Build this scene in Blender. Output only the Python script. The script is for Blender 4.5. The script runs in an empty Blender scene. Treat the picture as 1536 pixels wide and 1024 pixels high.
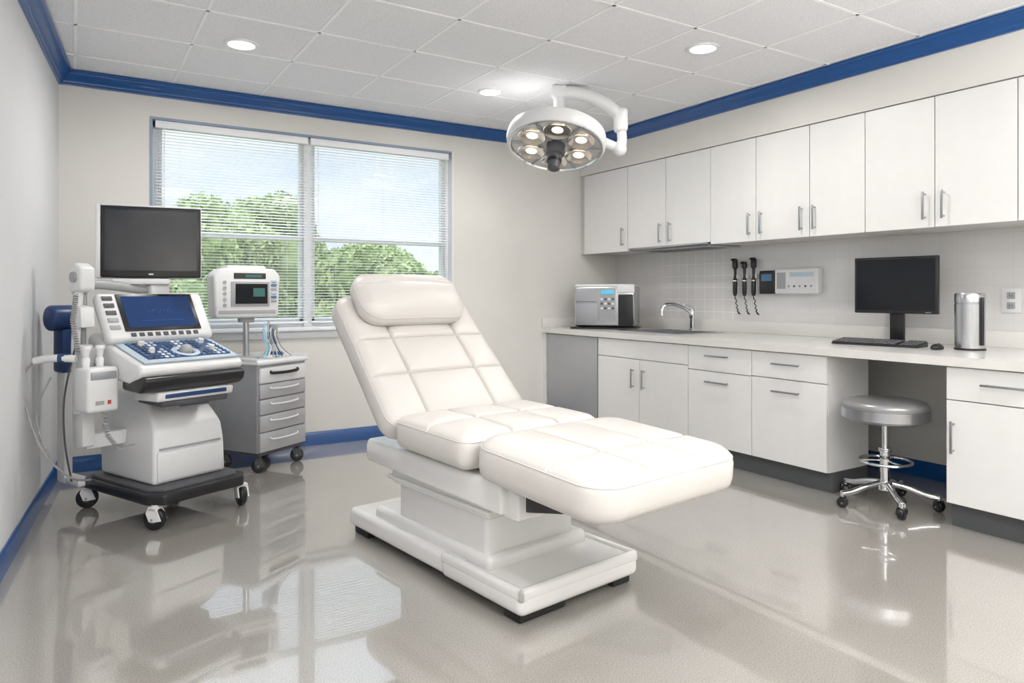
import bpy, bmesh, math, random
from mathutils import Vector, Matrix, Euler
random.seed(7)
SC=bpy.context.scene
COL=SC.collection
try:
    SC.view_settings.view_transform='Standard'
    SC.view_settings.look='None'
    SC.view_settings.exposure=0.0
except Exception: pass
rad=math.radians

# ---------------------------------------------------------------- materials
def newmat(name):
    m=bpy.data.materials.new(name); m.use_nodes=True
    nt=m.node_tree; b=nt.nodes['Principled BSDF']
    return m,nt,b
def setv(b,k,v):
    if k in b.inputs: b.inputs[k].default_value=v
def mat(name,c,rough=.5,metal=0.,var=.04,scale=12.,bump=0.,bscale=200.,coat=0.,emit=None,estr=0.,rvar=0.,spec=.5):
    m,nt,b=newmat(name)
    tc=nt.nodes.new('ShaderNodeTexCoord')
    n=nt.nodes.new('ShaderNodeTexNoise'); n.inputs['Scale'].default_value=scale; n.inputs['Detail'].default_value=3
    nt.links.new(tc.outputs['Object'],n.inputs['Vector'])
    r=nt.nodes.new('ShaderNodeValToRGB')
    lo=[max(0,x*(1-var)) for x in c]; hi=[min(1,x*(1+var)) for x in c]
    r.color_ramp.elements[0].color=(*lo,1); r.color_ramp.elements[1].color=(*hi,1)
    r.color_ramp.elements[0].position=.3; r.color_ramp.elements[1].position=.7
    nt.links.new(n.outputs['Fac'],r.inputs['Fac']); nt.links.new(r.outputs['Color'],b.inputs['Base Color'])
    setv(b,'Roughness',rough); setv(b,'Metallic',metal); setv(b,'Coat Weight',coat); setv(b,'Coat Roughness',.05); setv(b,'Specular IOR Level',spec)
    if bump>0:
        n2=nt.nodes.new('ShaderNodeTexNoise'); n2.inputs['Scale'].default_value=bscale; n2.inputs['Detail'].default_value=4
        nt.links.new(tc.outputs['Object'],n2.inputs['Vector'])
        bp=nt.nodes.new('ShaderNodeBump'); bp.inputs['Strength'].default_value=bump; bp.inputs['Distance'].default_value=.01
        nt.links.new(n2.outputs['Fac'],bp.inputs['Height']); nt.links.new(bp.outputs['Normal'],b.inputs['Normal'])
    if emit:
        setv(b,'Emission Color',(*emit,1)); setv(b,'Emission Strength',estr)
    return m
M={}
M['wall']=mat('wall_paint',(.74,.725,.69),.75,var=.02,scale=2,bump=.03)
M['wall_left']=mat('wall_paint_window_tint',(.73,.735,.745),.55,var=.02,scale=2,bump=.03)  # cooler than the other walls: shade and window bounce put into the colour
M['blue']=mat('blue_trim',(.004,.074,.27),.28,var=.06,coat=.3)
M['cab']=mat('white_laminate',(.80,.795,.785),.38,var=.012)
M['cabbody']=mat('cabinet_body',(.60,.59,.58),.45,var=.02)
M['toe']=mat('toe_kick',(.09,.095,.10),.5)
M['handle']=mat('brushed_nickel',(.42,.43,.45),.32,1.,var=.03)
M['chrome']=mat('chrome',(.75,.76,.78),.08,1.,var=.02)
M['steel']=mat('stainless',(.55,.56,.58),.26,1.,var=.05,scale=3)
M['steelmatte']=mat('satin_steel',(.50,.51,.53),.5,.6,var=.04,scale=3)
M['gloss']=mat('white_gloss_plastic',(.82,.815,.80),.16,var=.01,coat=.5)
M['shell']=mat('lamp_shell_white',(.76,.765,.77),.35,var=.01,coat=.1)
M['plastic']=mat('white_plastic',(.76,.765,.77),.32,var=.015)
M['plasticg']=mat('grey_plastic',(.36,.37,.38),.4,var=.03)
M['lgrey']=mat('light_grey_metal',(.36,.37,.39),.36,.3,var=.03)
M['silver']=mat('silver_drawer_front',(.52,.53,.55),.36,.3,var=.03)
M['dgrey']=mat('dark_grey_plastic',(.08,.08,.09),.42,var=.05)
M['black']=mat('black_plastic',(.014,.014,.016),.32,var=.1)
M['rubber']=mat('black_rubber',(.015,.015,.015),.6,var=.1)
M['screen']=mat('dark_screen',(.010,.012,.016),.10,var=.1,spec=.3)
M['navy']=mat('navy_plastic',(.015,.05,.16),.35,var=.05)
M['keyblue']=mat('control_blue',(.08,.18,.33),.4,var=.05)
M['keylight']=mat('control_light',(.50,.60,.68),.4,var=.03)
M['leather']=mat('white_leather',(.665,.64,.61),.40,var=.012,scale=5,bump=.10,bscale=260)
M['vinyl']=mat('grey_vinyl',(.33,.33,.335),.30,.45,var=.04)
M['counter']=mat('counter_speckle',(.74,.725,.70),.2,var=.06,scale=260)
M['cyan']=mat('cyan_display',(.10,.42,.60),.3,emit=(.1,.5,.75),estr=.4)
M['teal']=mat('teal_display',(.02,.08,.08),.3,emit=(.1,.5,.4),estr=.12)
M['redbit']=mat('red_mark',(.5,.05,.04),.4)
M['yellowbit']=mat('amber_mark',(.6,.42,.08),.4)
M['cable']=mat('grey_cable',(.36,.36,.37),.5)
M['lampglow']=mat('lamp_bulb',(.9,.88,.82),.3,emit=(1.,.88,.70),estr=1.3)
M['reflector']=mat('lamp_reflector',(.72,.71,.69),.22,.5)
M['cone']=mat('lamp_cone',(.86,.80,.72),.16,.95)
M['downglow']=mat('downlight_glow',(1,1,1),.4,emit=(1.,.97,.92),estr=8.)
M['blind']=mat('blind_slat',(.88,.89,.91),.45,var=.01)
M['winframe']=mat('window_frame',(.78,.80,.83),.35,var=.01)
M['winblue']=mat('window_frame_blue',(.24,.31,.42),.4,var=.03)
M['ceilbar']=mat('ceiling_bar',(.88,.88,.88),.5,var=.01)
M['bark']=mat('bark',(.10,.07,.045),.9,var=.3,bump=.5,bscale=20)
M['grass']=mat('grass',(.22,.32,.12),.95,var=.3,scale=3)
M['touchblue']=mat('touch_blue',(.01,.03,.10),.15,emit=(.01,.06,.22),estr=.25)
M['tracblue']=mat('trace_blue',(.04,.16,.4),.3,emit=(.05,.2,.5),estr=.25)

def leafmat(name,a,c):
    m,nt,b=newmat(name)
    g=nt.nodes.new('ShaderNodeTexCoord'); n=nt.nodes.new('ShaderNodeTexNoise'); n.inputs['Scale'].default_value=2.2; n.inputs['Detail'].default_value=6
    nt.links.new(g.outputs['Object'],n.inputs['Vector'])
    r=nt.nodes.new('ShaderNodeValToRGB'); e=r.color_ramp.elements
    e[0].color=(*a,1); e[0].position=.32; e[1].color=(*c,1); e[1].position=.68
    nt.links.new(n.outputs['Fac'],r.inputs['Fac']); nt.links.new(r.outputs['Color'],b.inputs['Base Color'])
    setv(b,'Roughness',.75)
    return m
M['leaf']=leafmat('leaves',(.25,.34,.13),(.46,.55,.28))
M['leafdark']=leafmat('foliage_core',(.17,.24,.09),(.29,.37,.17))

def floormat():
    m,nt,b=newmat('polished_floor')
    tc=nt.nodes.new('ShaderNodeTexCoord')
    n1=nt.nodes.new('ShaderNodeTexNoise'); n1.inputs['Scale'].default_value=190; n1.inputs['Detail'].default_value=5; n1.inputs['Roughness'].default_value=.85
    n2=nt.nodes.new('ShaderNodeTexNoise'); n2.inputs['Scale'].default_value=1.3; n2.inputs['Detail'].default_value=3
    for n in (n1,n2): nt.links.new(tc.outputs['Object'],n.inputs['Vector'])
    r=nt.nodes.new('ShaderNodeValToRGB'); e=r.color_ramp.elements
    e[0].position=.38; e[0].color=(.25,.232,.21,1); e[1].position=.62; e[1].color=(.48,.455,.42,1)
    nt.links.new(n1.outputs['Fac'],r.inputs['Fac'])
    mr=nt.nodes.new('ShaderNodeMapRange'); mr.inputs[3].default_value=.93; mr.inputs[4].default_value=1.07
    nt.links.new(n2.outputs['Fac'],mr.inputs[0])
    mx2=nt.nodes.new('ShaderNodeMixRGB'); mx2.blend_type='MULTIPLY'; mx2.inputs[0].default_value=1
    nt.links.new(r.outputs['Color'],mx2.inputs[1]); nt.links.new(mr.outputs[0],mx2.inputs[2])
    nt.links.new(mx2.outputs[0],b.inputs['Base Color'])
    setv(b,'Roughness',.12); setv(b,'IOR',1.65); setv(b,'Coat Weight',1.0); setv(b,'Coat Roughness',.012); setv(b,'Coat IOR',1.75)
    n3=nt.nodes.new('ShaderNodeTexNoise'); n3.inputs['Scale'].default_value=3.0; n3.inputs['Detail'].default_value=1
    nt.links.new(tc.outputs['Object'],n3.inputs['Vector'])
    bp=nt.nodes.new('ShaderNodeBump'); bp.inputs['Strength'].default_value=.035; bp.inputs['Distance'].default_value=.008
    nt.links.new(n3.outputs['Fac'],bp.inputs['Height'])
    for k in ('Normal','Coat Normal'):
        if k in b.inputs: nt.links.new(bp.outputs['Normal'],b.inputs[k])
    return m
M['floor']=floormat()
def ceilmat():
    m,nt,b=newmat('ceiling_tile')
    tc=nt.nodes.new('ShaderNodeTexCoord'); n=nt.nodes.new('ShaderNodeTexNoise'); n.inputs['Scale'].default_value=110; n.inputs['Detail'].default_value=5; n.inputs['Roughness'].default_value=.8
    nt.links.new(tc.outputs['Object'],n.inputs['Vector'])
    r=nt.nodes.new('ShaderNodeValToRGB'); e=r.color_ramp.elements
    e[0].position=.36; e[0].color=(.68,.685,.705,1); e[1].position=.58; e[1].color=(.84,.845,.86,1)
    nt.links.new(n.outputs['Fac'],r.inputs['Fac']); nt.links.new(r.outputs['Color'],b.inputs['Base Color'])
    setv(b,'Roughness',.9)
    bp=nt.nodes.new('ShaderNodeBump'); bp.inputs['Strength'].default_value=.2; bp.inputs['Distance'].default_value=.004
    nt.links.new(n.outputs['Fac'],bp.inputs['Height']); nt.links.new(bp.outputs['Normal'],b.inputs['Normal'])
    return m
M['ceil']=ceilmat()
def tilemat():
    m,nt,b=newmat('backsplash_tile')
    tc=nt.nodes.new('ShaderNodeTexCoord'); sp=nt.nodes.new('ShaderNodeSeparateXYZ'); cb=nt.nodes.new('ShaderNodeCombineXYZ')
    nt.links.new(tc.outputs['Object'],sp.inputs[0]); nt.links.new(sp.outputs['Y'],cb.inputs['X']); nt.links.new(sp.outputs['Z'],cb.inputs['Y'])
    br=nt.nodes.new('ShaderNodeTexBrick'); br.offset=0
    br.inputs['Color1'].default_value=(.70,.69,.68,1); br.inputs['Color2'].default_value=(.715,.705,.695,1)
    br.inputs['Scale'].default_value=1; br.inputs['Brick Width'].default_value=.108; br.inputs['Row Height'].default_value=.108; br.inputs['Mortar Size'].default_value=.003
    g=nt.nodes.new('ShaderNodeValToRGB'); g.color_ramp.interpolation='LINEAR'
    mr=nt.nodes.new('ShaderNodeMapRange'); mr.inputs[1].default_value=3.0; mr.inputs[2].default_value=6.0
    nt.links.new(sp.outputs['Y'],mr.inputs[0]); nt.links.new(mr.outputs[0],g.inputs[0])
    e=g.color_ramp.elements; e[0].position=.36; e[0].color=(.68,.67,.66,1); e[1].position=.72; e[1].color=(.68,.67,.66,1)
    for p in (.40,.68):
        q=e.new(p); q.color=(.88,.87,.86,1)  # joints painted paler behind the sink, standing in for the reflection there
    nt.links.new(g.outputs[0],br.inputs['Mortar'])
    nt.links.new(cb.outputs[0],br.inputs['Vector']); nt.links.new(br.outputs['Color'],b.inputs['Base Color'])
    bp=nt.nodes.new('ShaderNodeBump'); bp.inputs['Strength'].default_value=.18; bp.inputs['Distance'].default_value=.003; bp.invert=True
    nt.links.new(br.outputs['Fac'],bp.inputs['Height']); nt.links.new(bp.outputs['Normal'],b.inputs['Normal'])
    setv(b,'Roughness',.1)
    return m
M['tile']=tilemat()
def glassmat():
    m=bpy.data.materials.new('window_glass'); m.use_nodes=True; nt=m.node_tree; nt.nodes.clear()
    t=nt.nodes.new('ShaderNodeBsdfTransparent'); t.inputs[0].default_value=(.97,.985,.99,1)
    g=nt.nodes.new('ShaderNodeBsdfGlossy'); g.inputs['Roughness'].default_value=.02
    x=nt.nodes.new('ShaderNodeMixShader'); x.inputs[0].default_value=.03; o=nt.nodes.new('ShaderNodeOutputMaterial')
    nt.links.new(t.outputs[0],x.inputs[1]); nt.links.new(g.outputs[0],x.inputs[2]); nt.links.new(x.outputs[0],o.inputs[0])
    return m
M['glass']=glassmat()

# ---------------------------------------------------------------- mesh builder
class MB:
    def __init__(s): s.bm=bmesh.new(); s.mats=[]
    def mi(s,m):
        m=M[m]
        if m not in s.mats: s.mats.append(m)
        return s.mats.index(m)
    def _merge(s,b,m,T=None):
        i=s.mi(m)
        for f in b.faces: f.material_index=i
        if T is not None: bmesh.ops.transform(b,matrix=T,verts=b.verts)
        me=bpy.data.meshes.new('t'); b.to_mesh(me); b.free(); s.bm.from_mesh(me); bpy.data.meshes.remove(me)
        return s
    def box(s,lo,hi,m,bev=0.,seg=2,T=None):
        b=bmesh.new(); bmesh.ops.create_cube(b,size=1)
        sz=[hi[i]-lo[i] for i in range(3)]; c=[(hi[i]+lo[i])/2 for i in range(3)]
        for v in b.verts: v.co=Vector((v.co.x*sz[0]+c[0],v.co.y*sz[1]+c[1],v.co.z*sz[2]+c[2]))
        if bev>0: bmesh.ops.bevel(b,geom=b.edges[:],offset=min(bev,min(sz)*.49),segments=seg,affect='EDGES',profile=.5)
        return s._merge(b,m,T)
    def prism(s,poly,axis,a0,a1,m,bev=0.,seg=2,T=None):
        b=bmesh.new()
        def P(p,a):
            return {'x':(a,p[0],p[1]),'y':(p[0],a,p[1]),'z':(p[0],p[1],a)}[axis]
        v0=[b.verts.new(P(p,a0)) for p in poly]; v1=[b.verts.new(P(p,a1)) for p in poly]
        b.faces.new(v0); b.faces.new(v1[::-1]); n=len(poly)
        for i in range(n): b.faces.new((v0[i],v1[i],v1[(i+1)%n],v0[(i+1)%n]))
        bmesh.ops.recalc_face_normals(b,faces=b.faces[:])
        if bev>0: bmesh.ops.bevel(b,geom=b.edges[:],offset=bev,segments=seg,affect='EDGES',profile=.5)
        return s._merge(b,m,T)
    def cyl(s,p0,p1,r0,m,r1=None,seg=24,bev=0.,T=None):
        p0=Vector(p0);p1=Vector(p1);r1=r0 if r1 is None else r1
        b=bmesh.new(); d=p1-p0
        bmesh.ops.create_cone(b,cap_ends=True,segments=seg,radius1=r0,radius2=r1,depth=d.length)
        if bev>0:
            ed=[e for e in b.edges if abs(e.verts[0].co.z-e.verts[1].co.z)<1e-6]
            bmesh.ops.bevel(b,geom=ed,offset=bev,segments=3,affect='EDGES',profile=.5)
        Q=Matrix.Translation((p0+p1)/2)@d.to_track_quat('Z','Y').to_matrix().to_4x4()
        if T is not None: Q=T@Q
        return s._merge(b,m,Q)
    def sph(s,c,r,m,sc=(1,1,1),seg=20,T=None):
        b=bmesh.new(); bmesh.ops.create_uvsphere(b,u_segments=seg,v_segments=seg//2,radius=r)
        Q=Matrix.Translation(c)@Matrix.Diagonal((*sc,1))
        if T is not None: Q=T@Q
        return s._merge(b,m,Q)
    def lathe(s,prof,m,c=(0,0,0),seg=40,T=None):
        b=bmesh.new(); rings=[]
        for r,z in prof:
            rings.append([b.verts.new((max(r,1e-4)*math.cos(2*math.pi*i/seg),max(r,1e-4)*math.sin(2*math.pi*i/seg),z)) for i in range(seg)])
        for k in range(len(rings)-1):
            for i in range(seg):
                j=(i+1)%seg; b.faces.new((rings[k][i],rings[k][j],rings[k+1][j],rings[k+1][i]))
        bmesh.ops.recalc_face_normals(b,faces=b.faces[:])
        Q=Matrix.Translation(c)
        if T is not None: Q=T@Q
        return s._merge(b,m,Q)
    def tube(s,pts,r,m,seg=10,sub=6,T=None,flat=1.):
        P=[Vector(p) for p in pts]
        if sub>1 and len(P)>2:
            out=[]
            for i in range(len(P)-1):
                a=P[max(i-1,0)];b_=P[i];c=P[i+1];d=P[min(i+2,len(P)-1)]
                for k in range(sub):
                    t=k/sub
                    out.append(.5*((2*b_)+(-a+c)*t+(2*a-5*b_+4*c-d)*t*t+(-a+3*b_-3*c+d)*t**3))
            out.append(P[-1]); P=out
        b=bmesh.new(); rings=[]
        tan0=(P[1]-P[0]).normalized(); up=Vector((0,0,1)) if abs(tan0.z)<.9 else Vector((1,0,0))
        nrm=tan0.cross(up).normalized()
        for i,p in enumerate(P):
            t=(P[min(i+1,len(P)-1)]-P[max(i-1,0)]).normalized()
            nrm=(nrm-t*nrm.dot(t)).normalized(); bn=t.cross(nrm)
            rings.append([b.verts.new(p+r*(math.cos(2*math.pi*k/seg)*nrm*flat+math.sin(2*math.pi*k/seg)*bn)) for k in range(seg)])
        for a,c in zip(rings,rings[1:]):
            for k in range(seg): b.faces.new((a[k],a[(k+1)%seg],c[(k+1)%seg],c[k]))
        b.faces.new(rings[0][::-1]); b.faces.new(rings[-1])
        bmesh.ops.recalc_face_normals(b,faces=b.faces[:])
        return s._merge(b,m,T)
    def obj(s,name,parent=None,loc=(0,0,0),rot=(0,0,0),angle=35,label=None):
        bm=s.bm
        for f in bm.faces: f.smooth=True
        for e in bm.edges:
            if len(e.link_faces)==2 and e.calc_face_angle(0)>rad(angle): e.smooth=False
        me=bpy.data.meshes.new(name); bm.to_mesh(me); bm.free()
        for m in s.mats: me.materials.append(m)
        o=bpy.data.objects.new(name,me); COL.objects.link(o)
        o.location=loc; o.rotation_euler=rot
        if parent: o.parent=parent
        if label: o['label']=label
        return o
def thing(name,label,cat,loc=(0,0,0),rz=0,group=None):
    o=bpy.data.objects.new(name,None); COL.objects.link(o); o.location=loc; o.rotation_euler=(0,0,rz)
    o.empty_display_size=.1; o['label']=label; o['category']=cat
    if group: o['group']=group
    return o
def tag(o,label,cat,group=None):
    o['label']=label;o['category']=cat
    if group:o['group']=group
    return o
def struct(o,label=None):
    o['kind']='structure'
    if label:o['label']=label
    return o
def copy_thing(src,loc,rz=None):
    def rec(o,par):
        c=o.copy(); COL.objects.link(c)
        if par is not None: c.parent=par
        for ch in o.children: rec(ch,c)
        return c
    kids=list(src.children)
    c=src.copy(); COL.objects.link(c); c.location=loc
    if rz is not None: c.rotation_euler=(0,0,rz)
    for ch in kids: rec(ch,c)
    return c
def pad(hx,hy,t,r,R,sx,sy,groove=.015,puff=.017,taper=0.,crown=.010,m='leather',side_seam=True):
    def samp(h,extra):
        s=set()
        for i in range(8): 
            q=h-r*(1-math.cos(i/7*math.pi/2)); s.add(round(q,5)); s.add(round(-q,5))
        n=int((2*(h-r))/.018)
        for i in range(n+1): s.add(round(-(h-r)+2*(h-r)*i/n,5))
        for e in extra:
            for d in (-.024,-.014,-.008,-.004,0,.004,.008,.014,.024): s.add(round(e+d,5))
        l=sorted(s); o=[l[0]]
        for q in l[1:]:
            if q-o[-1]>.0015: o.append(q)
        o[-1]=h; o[0]=-h
        return o
    X=samp(hx,sx);Yv=samp(hy,sy)
    b=bmesh.new(); top={};bot={}
    def plan(x,y):
        dx=abs(x)-(hx-R);dy=abs(y)-(hy-R)
        if dx>0 and dy>0:
            k=max(dx,dy)/math.hypot(dx,dy); return math.copysign(hx-R+dx*k,x),math.copysign(hy-R+dy*k,y)
        return x,y
    for i,x in enumerate(X):
        for j,y in enumerate(Yv):
            px,py=plan(x,y)
            e=min(hx-abs(x),hy-abs(y))
            z=t/2-(r-math.sqrt(max(0,r*r-(r-e)**2)) if e<r else 0)
            d=min([abs(x-q) for q in sx]+[abs(y-q) for q in sy]+[9])
            de=min(d,max(0,e-r*.6))
            w=min(1,e/(r*.7))
            zt=z+w*(-groove*math.exp(-(d/.006)**2)+puff*(1-math.exp(-de/.04))+crown*(1-(x/hx)**2)*(1-(y/hy)**2))
            px*=1-taper*(y+hy)/(2*hy)
            top[i,j]=b.verts.new((px,py,zt)); bot[i,j]=b.verts.new((px,py,-z))
    nx,ny=len(X),len(Yv)
    for i in range(nx-1):
        for j in range(ny-1):
            b.faces.new((top[i,j],top[i+1,j],top[i+1,j+1],top[i,j+1]))
            b.faces.new((bot[i,j],bot[i,j+1],bot[i+1,j+1],bot[i+1,j]))
    ring=[(i,0) for i in range(nx)]+[(nx-1,j) for j in range(1,ny)]+[(i,ny-1) for i in range(nx-2,-1,-1)]+[(0,j) for j in range(ny-2,0,-1)]
    for k in range(len(ring)):
        a=ring[k];c=ring[(k+1)%len(ring)]
        b.faces.new((top[a],bot[a],bot[c],top[c]))
    mb=MB(); mb._merge(b,m)
    if side_seam:
        pts=[]
        z=t/2-r*.55
        for k in range(0,len(ring)):
            v=ring[k]; px,py=plan(X[v[0]],Yv[v[1]])
            px*=1-taper*(py+hy)/(2*hy)
            ins=r-math.sqrt(max(0,r*r-(r*.45)**2)); L=math.hypot(px,py)
            f=(L-ins)/L
            if not pts or (Vector((px*f,py*f,z))-pts[-1]).length>.01: pts.append(Vector((px*f,py*f,z)))
        pts.append(pts[0])
        mb.tube(pts,.0026,m,seg=6,sub=1)
    return mb

# ================================================================ ROOM
D=5.775; CE=2.78; XW=4.89; XS=4.40; YF=-1.6
def xl(y): return -.086-.095*(D-y)
mb=MB(); mb.box((-1.2,YF-.1,-.1),(XW+.15,D+.15,0),'floor'); f=struct(mb.obj('floor'),'polished speckled grey vinyl floor')
mb=MB(); mb.box((-1.2,YF-.1,CE),(XW+.15,D+.15,CE+.1),'ceil')
x=.62-.61*3
while x<4.4: mb.box((x-.009,YF,CE-.003),(x+.009,D,CE+.01),'ceilbar'); x+=.61
y=D-.42
while y>YF: mb.box((-1.0,y-.009,CE-.003),(XS,y+.009,CE+.01),'ceilbar'); y-=.61
struct(mb.obj('ceiling'),'white acoustic tile drop ceiling with light grid')
W0,W1,WZ0,WZ1=.49,2.94,.97,2.52
mb=MB()
for lo,hi in (((-.6,0),(W0,CE)),((W1,0),(XW+.15,CE)),((W0,0),(W1,WZ0)),((W0,WZ1),(W1,CE))):
    mb.box((lo[0],D,lo[1]),(hi[0],D+.15,hi[1]),'wall')
struct(mb.obj('wall_back'),'warm light greige painted wall with window opening')
mb=MB(); mb.prism([(xl(D+.15),D+.15),(xl(YF-.1),YF-.1),(xl(YF-.1)-.15,YF-.1),(xl(D+.15)-.15,D+.15)],'z',0,CE,'wall_left'); struct(mb.obj('wall_left'),'painted wall with cool shade and window bounce in its colour')
mb=MB(); mb.box((XW,YF-.1,0),(XW+.15,D,CE),'wall'); struct(mb.obj('wall_right'),'light greige painted wall')
mb=MB(); mb.box((-.9,YF-.1,0),(XW,YF,CE),'wall'); struct(mb.obj('wall_front'),'light greige painted wall')
mb=MB(); mb.box((XS,YF,2.435),(XW,D,CE),'wall'); struct(mb.obj('wall_soffit'),'painted soffit above the wall cabinets')
mb=MB(); mb.box((XW-.012,YF,.91),(XW,D,1.66),'tile'); struct(mb.obj('wall_backsplash'),'glossy pale grey square tile backsplash')
prof=[(0,0),(.088,0),(.088,-.016),(.074,-.020),(.070,-.032),(.050,-.044),(.036,-.064),(.030,-.070),(.030,-.078),(.020,-.084),(.018,-.094),(0,-.094)]
def sweep(p0,p1,nrm,m,name,profile=prof,z0=CE-.0035,label=None):
    mb=MB(); b=bmesh.new(); p0=Vector((*p0,0));p1=Vector((*p1,0));n=Vector((*nrm,0)).normalized()
    v0=[b.verts.new(p0+n*a+Vector((0,0,z0+c))) for a,c in profile]; v1=[b.verts.new(p1+n*a+Vector((0,0,z0+c))) for a,c in profile]
    b.faces.new(v0);b.faces.new(v1[::-1]);k=len(profile)
    for i in range(k): b.faces.new((v0[i],v1[i],v1[(i+1)%k],v0[(i+1)%k]))
    bmesh.ops.recalc_face_normals(b,faces=b.faces[:]); mb._merge(b,m)
    return struct(mb.obj(name,angle=50),label)
sweep((xl(D),D),(XS,D),(0,-1),'blue','trim_1',label='blue crown moulding')
sweep((XS,D),(XS,YF),(-1,0),'blue','trim_2',label='blue crown moulding')
sweep((xl(D),D),(xl(YF),YF),(1,.095),'blue','trim_3',label='blue crown moulding')
bp=[(0,0),(.014,0),(.014,.098),(.008,.11),(0,.11)]
sweep((xl(D),D),(3.97,D),(0,-1),'blue','baseboard_back',bp,0,'blue baseboard')
sweep((xl(D),D),(xl(YF),YF),(1,.095),'blue','baseboard_left',bp,0,'blue baseboard')
sweep((XW,D),(XW,YF),(-1,0),'blue','baseboard_right',bp,0,'blue baseboard')

# window
mb=MB(); yf=D+.07
fr=.045
def rail(x0,x1,z0,z1,y0=yf,y1=yf+.06,m='winframe'): mb.box((x0,y0,z0),(x1,y1,z1),m,.004,1)
rail(W0,W0+fr,WZ0,WZ1);rail(W1-fr,W1,WZ0,WZ1);rail(W0,W1,WZ0,WZ0+fr);rail(W0,W1,WZ1-fr,WZ1)
rail(1.605,1.675,WZ0,WZ1,yf-.02)
for a,c in ((W0+fr,1.605),(1.675,W1-fr)):
    rail(a,c,1.675,1.715,yf-.005); rail(a,a+.028,WZ0+fr,WZ1-fr,yf+.005);rail(c-.028,c,WZ0+fr,WZ1-fr,yf+.005)
    rail(a,c,WZ0+fr,WZ0+fr+.03,yf+.005)
    mb.box((a,yf+.03,WZ0+fr),(c,yf+.034,WZ1-fr),'glass')
e=.016
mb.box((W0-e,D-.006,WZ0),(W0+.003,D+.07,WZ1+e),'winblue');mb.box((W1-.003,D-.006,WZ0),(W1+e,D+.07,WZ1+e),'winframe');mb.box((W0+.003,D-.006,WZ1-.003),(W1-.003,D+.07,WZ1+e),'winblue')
struct(mb.obj('window_1'),'wide double-hung two-pane window with pale frame')
mb=MB(); mb.box((W0-.05,D-.06,WZ0-.03),(W1+.05,D+.07,WZ0+.002),'winframe',.008); mb.box((W0-.03,D-.018,WZ0-.09),(W1+.03,D,WZ0-.03),'winframe',.004)
struct(mb.obj('trim_4'),'white window sill')

def blind(x0,x1):
    t=thing('window_blind','white horizontal slat blind lowered over the window','blind',((x0+x1)/2,D+.03,WZ1-.004),0,'window blinds')
    w=(x1-x0)/2
    mb=MB(); mb.box((-w,-.028,-.055),(w,.028,0),'blind',.004); mb.obj('headrail',t)
    mb=MB(); z=-.075
    while z>-(WZ1-WZ0)+.05:
        ang=rad(23 if z>-.83 else 8)
        T=Matrix.Translation((0,0,z))@Matrix.Rotation(ang,4,'X')
        mb.box((-w+.005,-.0115,-.0005),(w-.005,.0115,.0005),'blind',T=T); z-=.023
    mb.obj('slats',t)
    mb=MB(); zb=-(WZ1-WZ0)+.035; mb.box((-w+.005,-.013,zb),(w-.005,.013,zb+.016),'blind',.003); mb.obj('bottom_rail',t)
    for q in (-w*.7,0,w*.7):
        mb=MB()
        mb.cyl((q,-.0135,-.05),(q,-.0135,zb+.01),.0009,'blind',seg=6)
        mb.obj('ladder_cord',t)
    mb=MB(); mb.cyl((-w+.06,-.03,-.05),(-w+.06,-.03,-.75),.0035,'blind',seg=8); mb.obj('tilt_wand',t)
blind(W0+.02,1.63); blind(1.65,W1-.03)

# ================================================================ OUTSIDE
mb=MB(); mb.box((-40,D+.2,-.5),(60,80,-.41),'grass'); tag(mb.obj('lawn'),'green grass lawn outside the window','grass')['kind']='stuff'
def tree(x,y,r,zc,label):
    t=thing('tree',label,'tree',(x,y,-.40),0)
    mb=MB(); mb.tube([(0,0,.012),(.03,.02,.6),(0,0,zc+.4)],.09,'bark',sub=3); 
    for k in range(4):
        a=k*1.6; mb.tube([(0,0,zc*.5),(.3*r*math.cos(a),.3*r*math.sin(a),zc*.8+.2),(.5*r*math.cos(a),.5*r*math.sin(a),zc+.4)],.035,'bark',sub=3)
    for v in mb.bm.verts: v.co.z=max(v.co.z,.002)
    mb.obj('trunk',t)
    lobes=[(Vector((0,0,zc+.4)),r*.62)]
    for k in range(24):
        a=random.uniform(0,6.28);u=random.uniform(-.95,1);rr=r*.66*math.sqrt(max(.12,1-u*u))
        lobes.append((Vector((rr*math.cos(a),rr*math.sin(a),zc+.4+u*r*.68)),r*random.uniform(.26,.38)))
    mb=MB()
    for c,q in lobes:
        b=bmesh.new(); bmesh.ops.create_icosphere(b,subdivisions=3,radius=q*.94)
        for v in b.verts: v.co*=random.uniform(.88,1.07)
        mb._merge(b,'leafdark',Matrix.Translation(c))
    b=bmesh.new()
    for c,q in lobes:
        for k in range(600):
            d=Vector((random.gauss(0,1),random.gauss(0,1),random.gauss(0,1))).normalized()
            if d.y>.5: continue
            p=c+d*q*random.uniform(.88,1.10)
            s_=random.uniform(.024,.05)
            R=Euler((random.uniform(0,6.28),random.uniform(0,6.28),random.uniform(0,6.28))).to_matrix()
            vs=[b.verts.new(p+R@Vector(w)) for w in ((-s_*1.4,0,0),(0,-s_*.8,0),(s_*1.4,0,0),(0,s_*.8,0))]
            b.faces.new(vs)
    mb._merge(b,'leaf')
    for v in mb.bm.verts: v.co.z=max(v.co.z,.05)
    mb.obj('foliage',t)
L='leafy green deciduous tree standing outside the window'
for a in ((1.25,10.2,1.18,1.42),(3.75,10.2,1.0,1.0),(6.0,10.2,.9,.75),(2.95,12.95,1.32,1.70),(.2,12.95,1.2,1.75),(5.65,12.95,1.15,1.0),(8.2,12.95,1.2,.8)):
    tree(*a,L)
mb=MB()
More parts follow.
